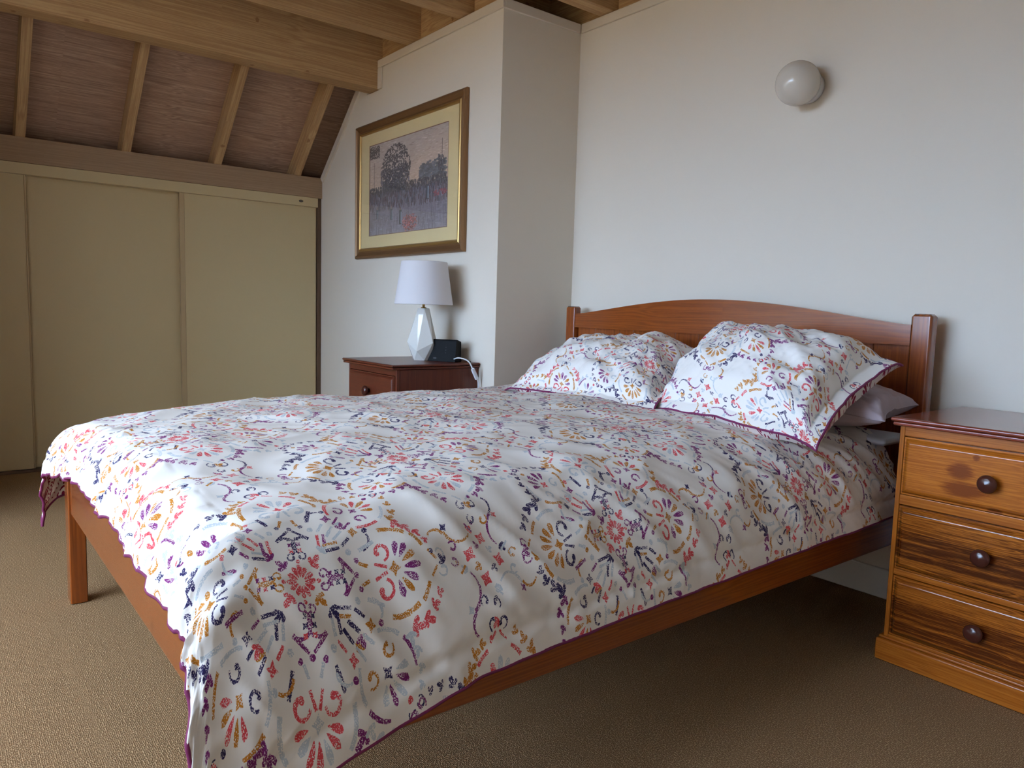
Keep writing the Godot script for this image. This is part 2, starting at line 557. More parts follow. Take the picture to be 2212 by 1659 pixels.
func make_materials() -> void:
	M.orange_peel = ImageTexture.create_from_image(noise_image(256, 256, 0.06, 3, 2))
	M.wall = plaster(Color8(226, 214, 197))
	M.trim = mat(Color8(222, 208, 190), 0.45)
	M.skirting = mat(Color8(226, 222, 214), 0.4)
	M.window_white = mat(Color8(232, 230, 226), 0.4)
	M.door = mat(Color8(206, 184, 140), 0.45)
	M.stile = mat(Color8(190, 164, 124), 0.45)
	M.raw = wood(Color8(208, 172, 124), Color8(158, 116, 74), 11, 3.0, 0.9, 0.7, 768, 384, [[0.18, 0.31, 0.012, 0.03], [0.57, 0.72, 0.014, 0.032], [0.83, 0.12, 0.009, 0.022]])
	M.plate = wood(Color8(176, 146, 114), Color8(144, 114, 86), 14, 3.0, 0.7, 0.8)
	M.ply = wood(Color8(208, 172, 144), Color8(130, 96, 78), 17, 8.0, 1.0, 0.8)
	M.jamb = wood(Color8(110, 84, 62), Color8(80, 58, 42), 18, 3.0, 0.8, 0.7)
	M.deck = wood(Color8(150, 120, 88), Color8(108, 82, 58), 19, 4.0, 0.8, 0.8)
	M.bed = wood(Color8(160, 80, 25), Color8(104, 46, 12), 21, 4.0, 0.75, 0.26, 768, 384, [[0.31, 0.42, 0.012, 0.03], [0.83, 0.7, 0.01, 0.025]])
	M.honey = wood(Color8(200, 118, 38), Color8(132, 62, 14), 25, 6.0, 0.85, 0.22)
	M.red_top = wood(Color8(150, 66, 38), Color8(104, 40, 24), 27, 5.0, 0.7, 0.22)
	M.mahogany = wood(Color8(112, 54, 34), Color8(72, 30, 20), 29, 5.0, 0.8, 0.28)
	M.knob = mat(Color8(74, 36, 28), 0.18)
	for m in [M.bed, M.honey, M.red_top]:
		m.clearcoat_enabled = true
		m.clearcoat = 0.6
		m.clearcoat_roughness = 0.12
	M.drawers = []
	var kn := [[[0.33, 0.42, 0.07, 0.13], [0.36, 0.72, 0.12, 0.12], [0.41, 0.16, 0.02, 0.05], [0.52, 0.98, 0.04, 0.06]], [], []]
	for k in 3:
		var m: StandardMaterial3D = wood(Color8(208, 122, 38), [Color8(132, 62, 16), Color8(80, 34, 8), Color8(88, 38, 10)][k], 40 + k * 3, [4.0, 7.0, 8.0][k], [0.75, 1.05, 1.0][k], 0.2, 560, 210, kn[k], [[[0.93, 0.06, 0.4]], [[0.62, 0.2, 0.75], [0.3, 0.06, 0.3]], [[0.5, 0.16, 0.6], [0.82, 0.14, 0.75]]][k])
		m.clearcoat_enabled = true
		m.clearcoat = 0.7
		m.clearcoat_roughness = 0.08
		M.drawers.append(m)
	M.print = mat(Color.WHITE, 0.85, 0.2)
	M.print.albedo_texture = ImageTexture.create_from_image(draw_print(1600))
	M.lining = mat(Color.WHITE, 0.85, 0.2)
	M.lining.albedo_texture = ImageTexture.create_from_image(draw_lining(512))
	M.piping = mat(Color8(118, 26, 78), 0.7)
	M.plain = mat(Color8(182, 166, 170), 0.85, 0.2)
	M.sheet = mat(Color8(226, 226, 232), 0.85, 0.2)
	M.shade = mat(Color8(222, 216, 216), 0.8, 0.2)
	M.shade.backlight_enabled = true
	M.shade.backlight = Color(0.16, 0.16, 0.16)
	M.ceramic = mat(Color8(222, 218, 210), 0.06)
	M.brass = mat(Color8(200, 160, 90), 0.25)
	M.brass.metallic = 1.0
	M.black = mat(Color8(16, 16, 17), 0.5, 0.2)
	M.grille = mat(Color8(12, 12, 13), 0.95, 0.1)
	M.mark = mat(Color8(90, 90, 92), 0.5, 0.2)
	M.cord = mat(Color8(232, 232, 236), 0.5)
	M.gold = mat(Color8(138, 102, 68), 0.4)
	M.gold.metallic = 0.55
	M.gold_lip = mat(Color8(176, 140, 84), 0.3)
	M.gold_lip.metallic = 0.7
	M.mount = mat(Color8(232, 208, 150), 0.8)
	M.mount_core = mat(Color8(120, 70, 50), 0.7)
	M.painting = mat(Color.WHITE, 0.7)
	M.painting.albedo_texture = ImageTexture.create_from_image(draw_picture(480, 300))
	M.glass = mat(Color(1, 1, 1, 0.04), 0.03)
	M.glass.transparency = BaseMaterial3D.TRANSPARENCY_ALPHA
	M.opal = mat(Color8(214, 204, 190), 0.12)
	M.badge = mat(Color8(90, 80, 70), 0.4)
	# carpet: loops in rows
	var ramp := Gradient.new()
	ramp.set_color(0, Color8(102, 74, 48))
	ramp.set_color(1, Color8(222, 186, 142))
	var loops := FastNoiseLite.new()
	loops.noise_type = FastNoiseLite.TYPE_CELLULAR
	loops.frequency = 0.11
	loops.cellular_jitter = 0.6
	loops.fractal_octaves = 1
	loops.seed = 4
	var nt := NoiseTexture2D.new()
	nt.width = 1024
	nt.height = 1024
	nt.seamless = true
	nt.noise = loops
	nt.color_ramp = ramp
	var bump := NoiseTexture2D.new()
	bump.width = 1024
	bump.height = 1024
	bump.seamless = true
	bump.noise = loops
	M.carpet = mat(Color.WHITE, 0.95, 0.15)
	M.carpet.albedo_texture = nt
	M.carpet.heightmap_enabled = true
	M.carpet.heightmap_texture = bump
	M.carpet.heightmap_scale = 0.2

# ------------------------------------------------------------------ the room
func build_room() -> void:
	var g := Geo.new()
	var lo := Vector3(-2.7, 0, -0.1)
	var hi := Vector3(3.6, 0, 6.8)
	g.face4(lo, Vector3(hi.x, 0, lo.z), hi, Vector3(lo.x, 0, hi.z), Vector3.UP, Vector2(lo.x, lo.z) / 0.4, Vector2(hi.x, lo.z) / 0.4, Vector2(hi.x, hi.z) / 0.4, Vector2(lo.x, hi.z) / 0.4)
	var fl := setting("floor", "tan loop pile carpet", g.mesh(), M.carpet)
	put("subfloor", span(Vector3(-2.7, -0.12, -0.1), Vector3(3.6, -0.004, 6.8)), M.deck, fl)
	setting("wall_head", "cream painted wall behind the headboard", span(Vector3(-2.7, 0, -0.12), Vector3(3.6, WALL_TOP, 0), 0.001), M.wall)
	setting("wall_return", "short cream wall beside the bed that steps back to the headboard", span(Vector3(-0.1, 0, 0), Vector3(0, WALL_TOP, PIC_Z - 0.1), 0.0), M.wall)
	# the wall with the picture: follows the roof slope at its far end and is notched for the beam
	g = Geo.new()
	extrude(g, [Vector2(0, 0), Vector2(0, WALL_TOP), Vector2(-1.118, WALL_TOP), Vector2(-1.118, 2.1), Vector2(-1.26, 2.1), Vector2(-1.26, 1.711 + 0.6 * SLOPE), Vector2(-1.9, 1.711 - 0.04 * SLOPE), Vector2(-1.9, 0)], PIC_Z - 0.1, PIC_Z)
	setting("wall_picture", "cream wall with the framed picture, cut to the roof slope", g.mesh(), M.wall)
	setting("wall_right", "cream wall beyond the bedside drawers", span(Vector3(3.1, 0, -0.1), Vector3(3.2, 2.5, 3.2)), M.wall)
	setting("wall_gable", "boards closing the loft above the headboard wall", span(Vector3(-2.7, 2.2, -0.16), Vector3(3.6, 2.5, -0.12)), M.deck)
	setting("wall_left", "low wall behind the wardrobe under the eaves", span(Vector3(-2.7, 0, -0.1), Vector3(-2.6, 1.5, 3.5)), M.wall)
	# far wall with a window set back in a deep opening
	var x0 := -0.9
	var x1 := 2.3
	var y0 := 0.8
	var y1 := 2.3
	var zn := 3.1
	var zf := 6.5
	var zl := 2.55
	var ww := setting("wall_window", "cream walls of the far end of the room, with the window")
	put("panel", span(Vector3(-2.7, 0, zl), Vector3(x0 - 0.1, 2.5, zl + 0.1), 0.001), M.wall, ww)
	put("panel", span(Vector3(x1 + 0.1, 0, zn), Vector3(3.6, 2.5, zn + 0.1), 0.001), M.wall, ww)
	put("panel", span(Vector3(x0 - 0.1, 0, zl), Vector3(x0, 2.5, zf + 0.1), 0.0), M.wall, ww)
	put("panel", span(Vector3(x1, 0, zn), Vector3(x1 + 0.1, 2.5, zf + 0.1), 0.0), M.wall, ww)
	put("panel", span(Vector3(x0, 0, zf), Vector3(x1, y0, zf + 0.1), 0.001), M.wall, ww)
	put("panel", span(Vector3(x0, y1, zf), Vector3(x1, 2.5, zf + 0.1), 0.001), M.wall, ww)
	# its flat ceiling has a roof window
	var ra := [0.1, 1.9, 3.5, 4.6]
	for e in [[x0, ra[0], zn, zf], [ra[1], x1, zn, zf], [ra[0], ra[1], zn, ra[2]], [ra[0], ra[1], ra[3], zf]]:
		put("panel", span(Vector3(e[0], 2.42, e[2]), Vector3(e[1], 2.5, e[3]), 0.0), M.wall, ww)
	var w2 := setting("window_2", "roof window in the ceiling of the far end of the room")
	for e in [[ra[0], ra[0] + 0.05, ra[2], ra[3]], [ra[1] - 0.05, ra[1], ra[2], ra[3]], [ra[0], ra[1], ra[2], ra[2] + 0.05], [ra[0], ra[1], ra[3] - 0.05, ra[3]]]:
		put("frame", span(Vector3(e[0], 2.45, e[2]), Vector3(e[1], 2.5, e[3]), 0.002), M.window_white, w2)
	put("pane", span(Vector3(ra[0] + 0.05, 2.474, ra[2] + 0.05), Vector3(ra[1] - 0.05, 2.478, ra[3] - 0.05), 0.0), M.glass, w2)
	put("sill", span(Vector3(x0, y0, zf - 0.05), Vector3(x1, y0 + 0.02, zf), 0.003), M.window_white, ww)
	var wn := setting("window_1", "white framed window that lights the room")
	var mid := (x0 + x1) * 0.5
	for e in [[x0, x0 + 0.05], [x1 - 0.05, x1], [mid - 0.025, mid + 0.025]]:
		put("frame", span(Vector3(e[0], y0, zf), Vector3(e[1], y1, zf + 0.06)), M.window_white, wn)
	for e in [[y0, y0 + 0.05], [y1 - 0.05, y1]]:
		put("frame", span(Vector3(x0, e[0], zf + 0.005), Vector3(x1, e[1], zf + 0.055)), M.window_white, wn)
	for e in [[x0 + 0.05, mid - 0.025], [mid + 0.025, x1 - 0.05]]:
		put("pane", span(Vector3(e[0], y0 + 0.05, zf + 0.028), Vector3(e[1], y1 - 0.05, zf + 0.032), 0.0), M.glass, wn)
	# cap boards along the tops of the walls
	var th := 0.042
	var pr := 0.012
	setting("trim_1", "painted cap board along the headboard wall", span(Vector3(pr, WALL_TOP - th, 0), Vector3(3.5, WALL_TOP, pr), 0.003), M.trim)
	setting("trim_2", "painted cap board on the short return wall", span(Vector3(0, WALL_TOP - th, pr), Vector3(pr, WALL_TOP, PIC_Z), 0.003), M.trim)
	setting("trim_3", "painted cap board along the top of the picture wall", span(Vector3(-1.118, WALL_TOP - th, PIC_Z), Vector3(pr, WALL_TOP, PIC_Z + pr), 0.003), M.trim)
	setting("trim_4", "short upright cap board beside the beam", span(Vector3(-1.118, 2.1, PIC_Z), Vector3(-1.078, WALL_TOP - th, PIC_Z + pr), 0.003), M.trim)
	g = Geo.new()
	var n2 := Vector2(SLOPE, -1).normalized() * 0.04
	var sa := Vector2(-1.862, 1.711)
	var sb := Vector2(-1.24, 1.711 + 0.622 * SLOPE)
	extrude(g, [sa, sb, sb + n2, sa + n2], PIC_Z, PIC_Z + pr)
	setting("trim_5", "painted cap board along the sloping end of the picture wall", g.mesh(), M.trim)
	setting("baseboard_head", "white skirting board below the headboard wall", span(Vector3(0, 0, 0), Vector3(3.5, 0.1, 0.014), 0.004), M.skirting)
	setting("baseboard_picture", "white skirting board below the picture wall", span(Vector3(-1.86, 0, PIC_Z), Vector3(0, 0.1, PIC_Z + 0.014), 0.004), M.skirting)
	# timber above
	var ce := setting("ceiling", "exposed timber joists, beam, rafters and boards above the room")
	put("deck", span(Vector3(-1.4, 2.445, -0.1), Vector3(3.6, 2.5, 3.2), 0.001, 2), M.deck, ce)
	put("beam", span(Vector3(-1.24, 2.104, 0.3), Vector3(-1.122, 2.445, 2.54), 0.004, 2, off()), M.raw, ce)
	var jx := -0.8
	while jx < 3.0:
		put("joist", span(Vector3(jx - 0.005, 2.256, -0.09), Vector3(jx + 0.08, 2.445, 3.09), 0.003, 2, off()), M.raw, ce)
		var z := PIC_Z if jx + 0.475 < 0.05 else 0.0
		if jx > -0.4 and jx < 0.0:
			put("blocking", span(Vector3(jx + 0.08, 2.256, PIC_Z - 0.07), Vector3(-0.02, 2.445, PIC_Z - 0.02), 0.003, 0, off()), M.raw, ce)
			put("blocking", span(Vector3(-0.3, 2.256, -0.07), Vector3(jx + 0.45, 2.445, -0.02), 0.003, 0, off()), M.raw, ce)
		else:
			put("blocking", span(Vector3(jx + 0.08, 2.256, z - 0.07), Vector3(jx + 0.46, 2.445, z - 0.02), 0.003, 0, off()), M.raw, ce)
		jx += 0.4675
	put("blocking", span(Vector3(-1.122, 2.256, PIC_Z - 0.07), Vector3(-0.805, 2.445, PIC_Z - 0.02), 0.003, 0, off()), M.raw, ce)
	put("wall_plate", span(Vector3(-1.95, 1.583, PIC_Z - 0.01), Vector3(DOORS_X, 1.711, 2.54), 0.004, 2, off()), M.plate, ce)
	var up := Vector3(1, SLOPE, 0).normalized()
	var lift := Vector3(-SLOPE, 1, 0).normalized()
	var foot := Vector3(-1.86, 1.711, 0)
	var zs := []
	for k in 7:
		zs.append(0.598 + 0.4795 * k - (0.0 if k else 0.0))
	for k in zs.size():
		if zs[k] > 2.45:
			continue
		g = Geo.new()
		rafter(g, foot, up, lift, zs[k], zs[k] + 0.045, 0.0, 0.1, off())
		put("rafter", g.mesh(), M.raw, ce)
	var edges := [-0.14] + zs.slice(0, 4) + [2.55]
	for k in edges.size() - 1:
		var za: float = edges[k] + (0.02 if k else 0.0)
		var zb: float = minf(edges[k + 1] + 0.02, 2.55)
		if zb - za < 0.05:
			continue
		g = Geo.new()
		rafter(g, foot, up, lift, za, zb, 0.101, 0.115, off(), 2)
		put("panel", g.mesh(), M.ply, ce)

func rafter(g: Geo, foot: Vector3, up: Vector3, lift: Vector3, z0: float, z1: float, h0: float, h1: float, o: Vector2, grain := 0) -> void:
	var tmp := Geo.new()
	var l0 := -1.15
	var l1 := 1.02
	box(tmp, Vector3((l0 + l1) * 0.5, (h0 + h1) * 0.5, (z0 + z1) * 0.5), Vector3(l1 - l0, h1 - h0, z1 - z0), 0.003, grain, o)
	for k in tmp.v.size():
		var p := tmp.v[k]
		var q := tmp.n[k]
		g.vert(foot + up * p.x + lift * p.y + Vector3(0, 0, p.z), up * q.x + lift * q.y + Vector3(0, 0, q.z), tmp.t[k])
	g.i = tmp.i

func build_wardrobe() -> void:
	var w := thing("wardrobe", "cream sliding-door wardrobe built under the sloping roof", "wardrobe", Vector3(DOORS_X, 0, PIC_Z))
	var z := PIC_Z
	put("top_track", span(Vector3(-0.09, 1.526, 0.027), Vector3(0.0, 1.583, 2.54 - z), 0.002, 2), M.door, w)
	put("floor_track", span(Vector3(-0.09, 0, 0.027), Vector3(-0.005, 0.014, 2.54 - z), 0.002, 2), M.jamb, w)
	put("jamb", span(Vector3(-0.08, 0, 0.0), Vector3(-0.012, 1.583, 0.026), 0.002, 1), M.jamb, w)
	put("badge", oval(), M.badge, w, Vector3(0.0005, 1.555, 0.598 - z))
	for d in [[0.49, 1.309, -0.022], [1.286, 2.068, -0.05], [2.044, 2.535, -0.022]]:
		var p := put("door", span(Vector3(d[2] - 0.016, 0.016, d[0] - z), Vector3(d[2], 1.53, d[1] - z), 0.002), M.door, w)
		for e in [[d[0] - 0.001, d[0] + 0.006], [d[1] - 0.026, d[1] + 0.001]]:
			put("stile", span(Vector3(d[2] - 0.019, 0.017, e[0] - z), Vector3(d[2] + 0.004, 1.528, e[1] - z), 0.002), M.stile, p)

func oval() -> ArrayMesh:
	var g := Geo.new()
	var b := Transform3D(Basis(Vector3(0, 0, 1), Vector3(1, 0, 0), Vector3(0, 1, 0)), Vector3.ZERO)
	b.basis = b.basis.scaled(Vector3(1, 0.55, 1))
	lathe(g, [[0.014, -0.001], [0.014, 0.0015], [0.012, 0.0025], [0.0, 0.0028]], 20, b)
	return g.mesh()

# ------------------------------------------------------------------ the bed
func build_bed() -> void:
	var b := thing("bed", "reddish-brown wooden double bed frame with an arched headboard", "bed", Vector3(0.083, 0, 0.066))
	var W := 1.62
	for x in [0.0, W - 0.063]:
		put("headboard_post", span(Vector3(x, 0, 0), Vector3(x + 0.063, 0.943, 0.046), 0.009, 1, off()), M.bed, b)
	# arched top rail
	var g := Geo.new()
	var poly := []
	for k in 41:
		var t := k / 40.0
		poly.append(Vector2(lerpf(0.062, W - 0.062, t), 0.909 + 0.072 * pow(sin(PI * t), 1.22)))
	poly.append(Vector2(W - 0.062, 0.846))
	poly.append(Vector2(0.062, 0.846))
	extrude(g, poly, 0.008, 0.04, 0, Vector2(0.13, 0.2))
	put("headboard_rail", g.mesh(), M.bed, b)
	var n := 13
	for k in n:
		var x := 0.066 + (W - 0.132) * k / n
		put("headboard_board", span(Vector3(x + 0.0003, 0.3, 0.01), Vector3(x + (W - 0.132) / n - 0.0003, 0.85, 0.022), 0.0015, 1, off()), M.bed, b)
	put("headboard_rail", span(Vector3(0.06, 0.24, 0.006), Vector3(W - 0.06, 0.32, 0.038), 0.004, 0, off()), M.bed, b)
	for x in [0.028, W - 0.028 - 0.026]:
		put("side_rail", span(Vector3(x, 0.24, 0.04), Vector3(x + 0.026, 0.4, 2.06), 0.004, 2, off()), M.bed, b)
	put("foot_board", span(Vector3(0.09, 0.279, 2.062), Vector3(W - 0.09, 0.49, 2.09), 0.005, 0, off()), M.bed, b)
	for x in [0.036, W - 0.036 - 0.06]:
		put("leg", span(Vector3(x, 0, 2.05), Vector3(x + 0.06, 0.49, 2.096), 0.004, 1, off()), M.bed, b)
	for k in 12:
		put("slat", span(Vector3(0.05, 0.315, 0.12 + k * 0.16), Vector3(W - 0.05, 0.333, 0.19 + k * 0.16), 0.003, 0, off()), M.raw, b)
	var m := thing("mattress", "mattress in a white sheet, one corner showing by the headboard", "mattress", Vector3(0.88, 0.334, 1.12))
	put("ticking", span(Vector3(-0.74, 0, -0.995), Vector3(0.785, 0.232, 0.97), 0.075), M.sheet, m)
	put("sheet_corner", span(Vector3(0.55, 0.226, -0.95), Vector3(0.815, 0.25, -0.79), 0.011), M.sheet, m)

func duvet_top(x: float, z: float) -> float:
	var f := clampf((x - 0.14) / 1.515, 0, 1)
	var y := 0.59 + 0.038 * pow(sin(PI * f), 0.8) + 0.012 * f
	var w := clampf((z - 1.5) / 0.65, 0, 1)
	y -= 0.01 * w * w
	var c := clampf((z - 1.6) / 0.55, 0, 1) * clampf((0.75 - x) / 0.6, 0, 1)
	return y - 0.06 * c * c

func table(t: Array, x: float) -> float:
	for k in t.size() - 1:
		if x < t[k + 1][0]:
			return lerpf(t[k][1], t[k + 1][1], clampf((x - t[k][0]) / (t[k + 1][0] - t[k][0]), 0, 1))
	return t[-1][1]

func build_duvet() -> void:
	var d := thing("duvet", "white duvet with purple, coral, mustard and navy damask print on the bed", "duvet", Vector3(0, 0, 0))
	var big := FastNoiseLite.new()
	big.seed = 3
	big.frequency = 2.0
	big.fractal_octaves = 2
	var crease := FastNoiseLite.new()
	crease.seed = 8
	crease.noise_type = FastNoiseLite.TYPE_SIMPLEX
	crease.fractal_type = FastNoiseLite.FRACTAL_RIDGED
	crease.frequency = 3.2
	crease.fractal_octaves = 2
	# how far out and how far down the cloth hangs over each side: [along the side, metres]
	var reach_r := [[0.3, 0.2], [1.6, 0.23], [2.0, 0.17], [2.2, 0.12]]
	var fall_r := [[0.3, 0.265], [1.3, 0.295], [1.78, 0.315], [2.02, 0.365], [2.2, 0.42]]
	var fall_f := [[0.0, 0.15], [0.4, 0.15], [0.7, 0.14], [1.0, 0.128], [1.3, 0.133], [1.7, 0.135]]
	var z0 := 0.27
	var zf := 2.115
	var us := []
	for k in 45:
		us.append([-1, 1.0 - k / 45.0])
	for k in 150:
		us.append([0, k / 150.0])
	for k in 70:
		us.append([1, k / 69.0])
	var ws := []
	for k in 200:
		ws.append([0, k / 200.0])
	for k in 36:
		ws.append([1, k / 35.0])
	var cols := us.size()
	var pts := []
	var uvs := []
	var inner := []
	for w in ws:
		var cz: float = lerpf(z0, zf, w[1]) if w[0] == 0 else zf
		var pf: float = w[1] * 1.5 if w[0] == 1 else 0.0
		var zz := cz + 0.105 * sin(pf)
		var ra := table(reach_r, zz)
		var xr := 1.735 - ra
		var xl := 0.24
		for u in us:
			var cx: float = xl if u[0] < 0 else (xr if u[0] > 0 else lerpf(xl, xr, u[1]))
			var pa: float = u[1] * 1.5 if u[0] != 0 else 0.0
			var sg := float(u[0])
			var far: float = ra if sg > 0 else 0.185
			var down: float = table(fall_r, zz) if sg > 0 else 0.255
			var df: float = table(fall_f, cx)
			var da := down * (1.0 - cos(pa))
			var dz := df * (1.0 - cos(pf))
			var drop := pow(pow(da, 1.25) + pow(dz, 1.25), 0.8)
			var p := Vector3(cx + sg * far * sin(pa), duvet_top(cx, cz) - drop, zz)
			# where a corner hangs, it swings out a little
			var cn: float = minf(da / down, 1.0) * minf(dz / df, 1.0)
			p.x += (0.025 if sg > 0 else 0.03) * cn
			p.z += (0.03 if sg > 0 else 0.0) * cn
			var a := cx + sg * pa * (far + down) * 0.5
			var b := cz + pf * (0.105 + df) * 0.5
			var nn := Vector3(sg * sin(pa), cos(pa) * cos(pf) + 0.02, sin(pf)).normalized()
			var side := maxf(sin(pa), sin(pf))
			var edge := 1.0
			if u[0] != 0:
				edge = minf(edge, (1.0 - u[1]) * 0.36)
			if w[0] == 1:
				edge = minf(edge, (1.0 - w[1]) * 0.19)
			var calm := clampf(edge / 0.12, 0.25, 1.0)
			# soft filling, creases that run down the sides, gathers at the hem seam
			var bump := big.get_noise_2d(a, b) * 0.014 * (1.0 - 0.5 * side) * calm
			bump += (crease.get_noise_2d(a * 0.9 + b * 0.35, b * 0.9 - a * 0.3) - 0.3) * 0.0045 * calm
			if sin(pa) > 0.2:
				bump += (crease.get_noise_2d(b * 1.5 + a * 1.1, a * 0.6 + 9.0) - 0.2) * 0.011 * sin(pa) * calm
			if sin(pf) > 0.2:
				bump += crease.get_noise_2d(a * 2.0, b * 0.6 + 4.0) * 0.016 * sin(pf) * maxf(calm, 0.6)
			if edge < 0.2:
				bump -= 0.005 * exp(-pow((edge - 0.045) / 0.009, 2.0))
				if edge < 0.06:
					bump += 0.0022 * sin((a + b) * 150.0 + 3.0 * crease.get_noise_2d(a * 6, b * 6)) * (edge / 0.06)
			if pf > 0.0:
				p.y += 0.012 * sin(pf) * big.get_noise_2d(a * 4.0, 7.0)
			pts.append(p + nn * bump)
			inner.append(p + nn * (bump - 0.005 - 0.012 * (1.0 - side) * clampf(edge * 10, 0, 1)))
			uvs.append(Vector2(a - 0.64, b - 0.46) / TILE)
	var g := Geo.new()
	grid(g, pts, uvs, true, cols)
	put("cover", g.mesh(), M.print, d)
	g = Geo.new()
	var luv := []
	for q in uvs:
		luv.append(q * 3.0)
	grid(g, inner, luv, false, cols)
	var li := put("lining", g.mesh(), M.lining, d)
	li.set_meta("label", "wine red paisley reverse of the duvet")
	# piping along the three hems
	var path := PackedVector3Array()
	var rows: int = pts.size() / cols
	for r in rows:
		path.append((pts[r * cols] + inner[r * cols]) * 0.5)
	for c in cols:
		path.append((pts[(rows - 1) * cols + c] + inner[(rows - 1) * cols + c]) * 0.5)
	for r in rows:
		path.append((pts[(rows - 1 - r) * cols + cols - 1] + inner[(rows - 1 - r) * cols + cols - 1]) * 0.5)
	g = Geo.new()
	tube(g, path, 0.004, 6)
	put("piping", g.mesh(), M.piping, d)

func pillow(called: String, label: String, c: Array, thick: float, flange: float, m: Material, back: Material, sd: int, uvo: Vector2, piped := true, droop := Vector4.ZERO) -> void:
	# c: front left, front right, back left, back right corners of the case
	var mid: Vector3 = (c[0] + c[1] + c[2] + c[3]) * 0.25
	var t := thing(called, label, "pillow", mid)
	var f := FastNoiseLite.new()
	f.seed = sd
	f.frequency = 3.0
	f.fractal_octaves = 2
	var cr := FastNoiseLite.new()
	cr.seed = sd + 50
	cr.fractal_type = FastNoiseLite.FRACTAL_RIDGED
	cr.frequency = 2.6
	var up: Vector3 = (c[1] - c[0]).cross(c[0] - c[2]).normalized()
	if up.y < 0:
		up = -up
	var W: float = (c[1] - c[0]).length()
	var H: float = (c[2] - c[0]).length()
	var fx := flange / W
	var fy := flange / H
	var n := 64
	var top := []
	var bot := []
	var uv := []
	for r in n + 1:
		for q in n + 1:
			var s := float(q) / n
			var v := float(r) / n
			var p: Vector3 = c[0].lerp(c[1], s).lerp(c[2].lerp(c[3], s), v) - mid
			# the sides draw in between the corners
			var pull := 0.03
			p += (c[1] - c[0]).normalized() * (0.5 - s) * 2.0 * pull * sin(PI * v)
			p += (c[2] - c[0]).normalized() * (0.5 - v) * 2.0 * pull * sin(PI * s)
			var a := clampf((s - fx) / (1 - 2 * fx), 0, 1)
			var b := clampf((v - fy) / (1 - 2 * fy), 0, 1)
			var body := pow(4 * a * (1 - a), 0.37) * pow(4 * b * (1 - b), 0.37)
			var under := pow(4 * s * (1 - s), 0.4) * pow(4 * v * (1 - v), 0.4)
			var wr := f.get_noise_2d(s * W * 1.6, v * H * 1.6) * 0.024 + (cr.get_noise_2d(s * W * 1.9 + v * 0.3, v * H * 1.9) - 0.3) * 0.012
			var z := thick * body * 0.62 + wr * (0.3 + 0.7 * minf(body * 2, 1))
			var fall := 0.0
			fall += droop.x * pow(clampf(1 - s / maxf(fx * 1.5, 0.001), 0, 1), 2) + droop.y * pow(clampf(1 - (1 - s) / maxf(fx * 1.5, 0.001), 0, 1), 2)
			fall += droop.z * pow(clampf(1 - v / maxf(fy * 1.5, 0.001), 0, 1), 2) + droop.w * pow(clampf(1 - (1 - v) / maxf(fy * 1.5, 0.001), 0, 1), 2)
			p.y -= fall
			top.append(p + up * (z + 0.0015))
			bot.append(p + up * (-thick * under * 0.46 + wr * 0.3 * (1.0 - minf(body * 2, 1)) - 0.0015))
	# the print follows the cloth: lengths measured over the filling from the middle of the case
	var h2 := n / 2
	var us := []
	var vs := []
	us.resize((n + 1) * (n + 1))
	vs.resize((n + 1) * (n + 1))
	for r in n + 1:
		us[r * (n + 1) + h2] = 0.0
		vs[h2 * (n + 1) + r] = 0.0
		for q in range(h2 + 1, n + 1):
			us[r * (n + 1) + q] = us[r * (n + 1) + q - 1] + (top[r * (n + 1) + q] - top[r * (n + 1) + q - 1]).length()
			vs[q * (n + 1) + r] = vs[(q - 1) * (n + 1) + r] + (top[q * (n + 1) + r] - top[(q - 1) * (n + 1) + r]).length()
		for q in range(h2 - 1, -1, -1):
			us[r * (n + 1) + q] = us[r * (n + 1) + q + 1] - (top[r * (n + 1) + q] - top[r * (n + 1) + q + 1]).length()
			vs[q * (n + 1) + r] = vs[(q + 1) * (n + 1) + r] - (top[q * (n + 1) + r] - top[(q + 1) * (n + 1) + r]).length()
	for k in us.size():
		uv.append((Vector2(us[k], -vs[k]) + uvo) / TILE)
	var g := Geo.new()
	grid(g, top, uv, (top[1] - top[0]).cross(top[n + 1] - top[0]).dot(up) < 0, n + 1)
	put("case_front", g.mesh(), m, t)
	g = Geo.new()
	var uv2 := []
	for q in uv:
		uv2.append(q * 3.0)
	grid(g, bot, uv2, (bot[1] - bot[0]).cross(bot[n + 1] - bot[0]).dot(up) > 0, n + 1)
	put("case_back", g.mesh(), back, t)
	var path := PackedVector3Array()
	for q in n:
		path.append((top[q] + bot[q]) * 0.5)
	for r in n:
		path.append((top[r * (n + 1) + n] + bot[r * (n + 1) + n]) * 0.5)
	for q in n:
		path.append((top[n * (n + 1) + n - q] + bot[n * (n + 1) + n - q]) * 0.5)
	for r in n + 1:
		path.append((top[(n - r) * (n + 1)] + bot[(n - r) * (n + 1)]) * 0.5)
	g = Geo.new()
	tube(g, path, 0.0032 if piped else 0.002, 6)
	put("piping" if piped else "seam", g.mesh(), M.piping if piped else m, t)

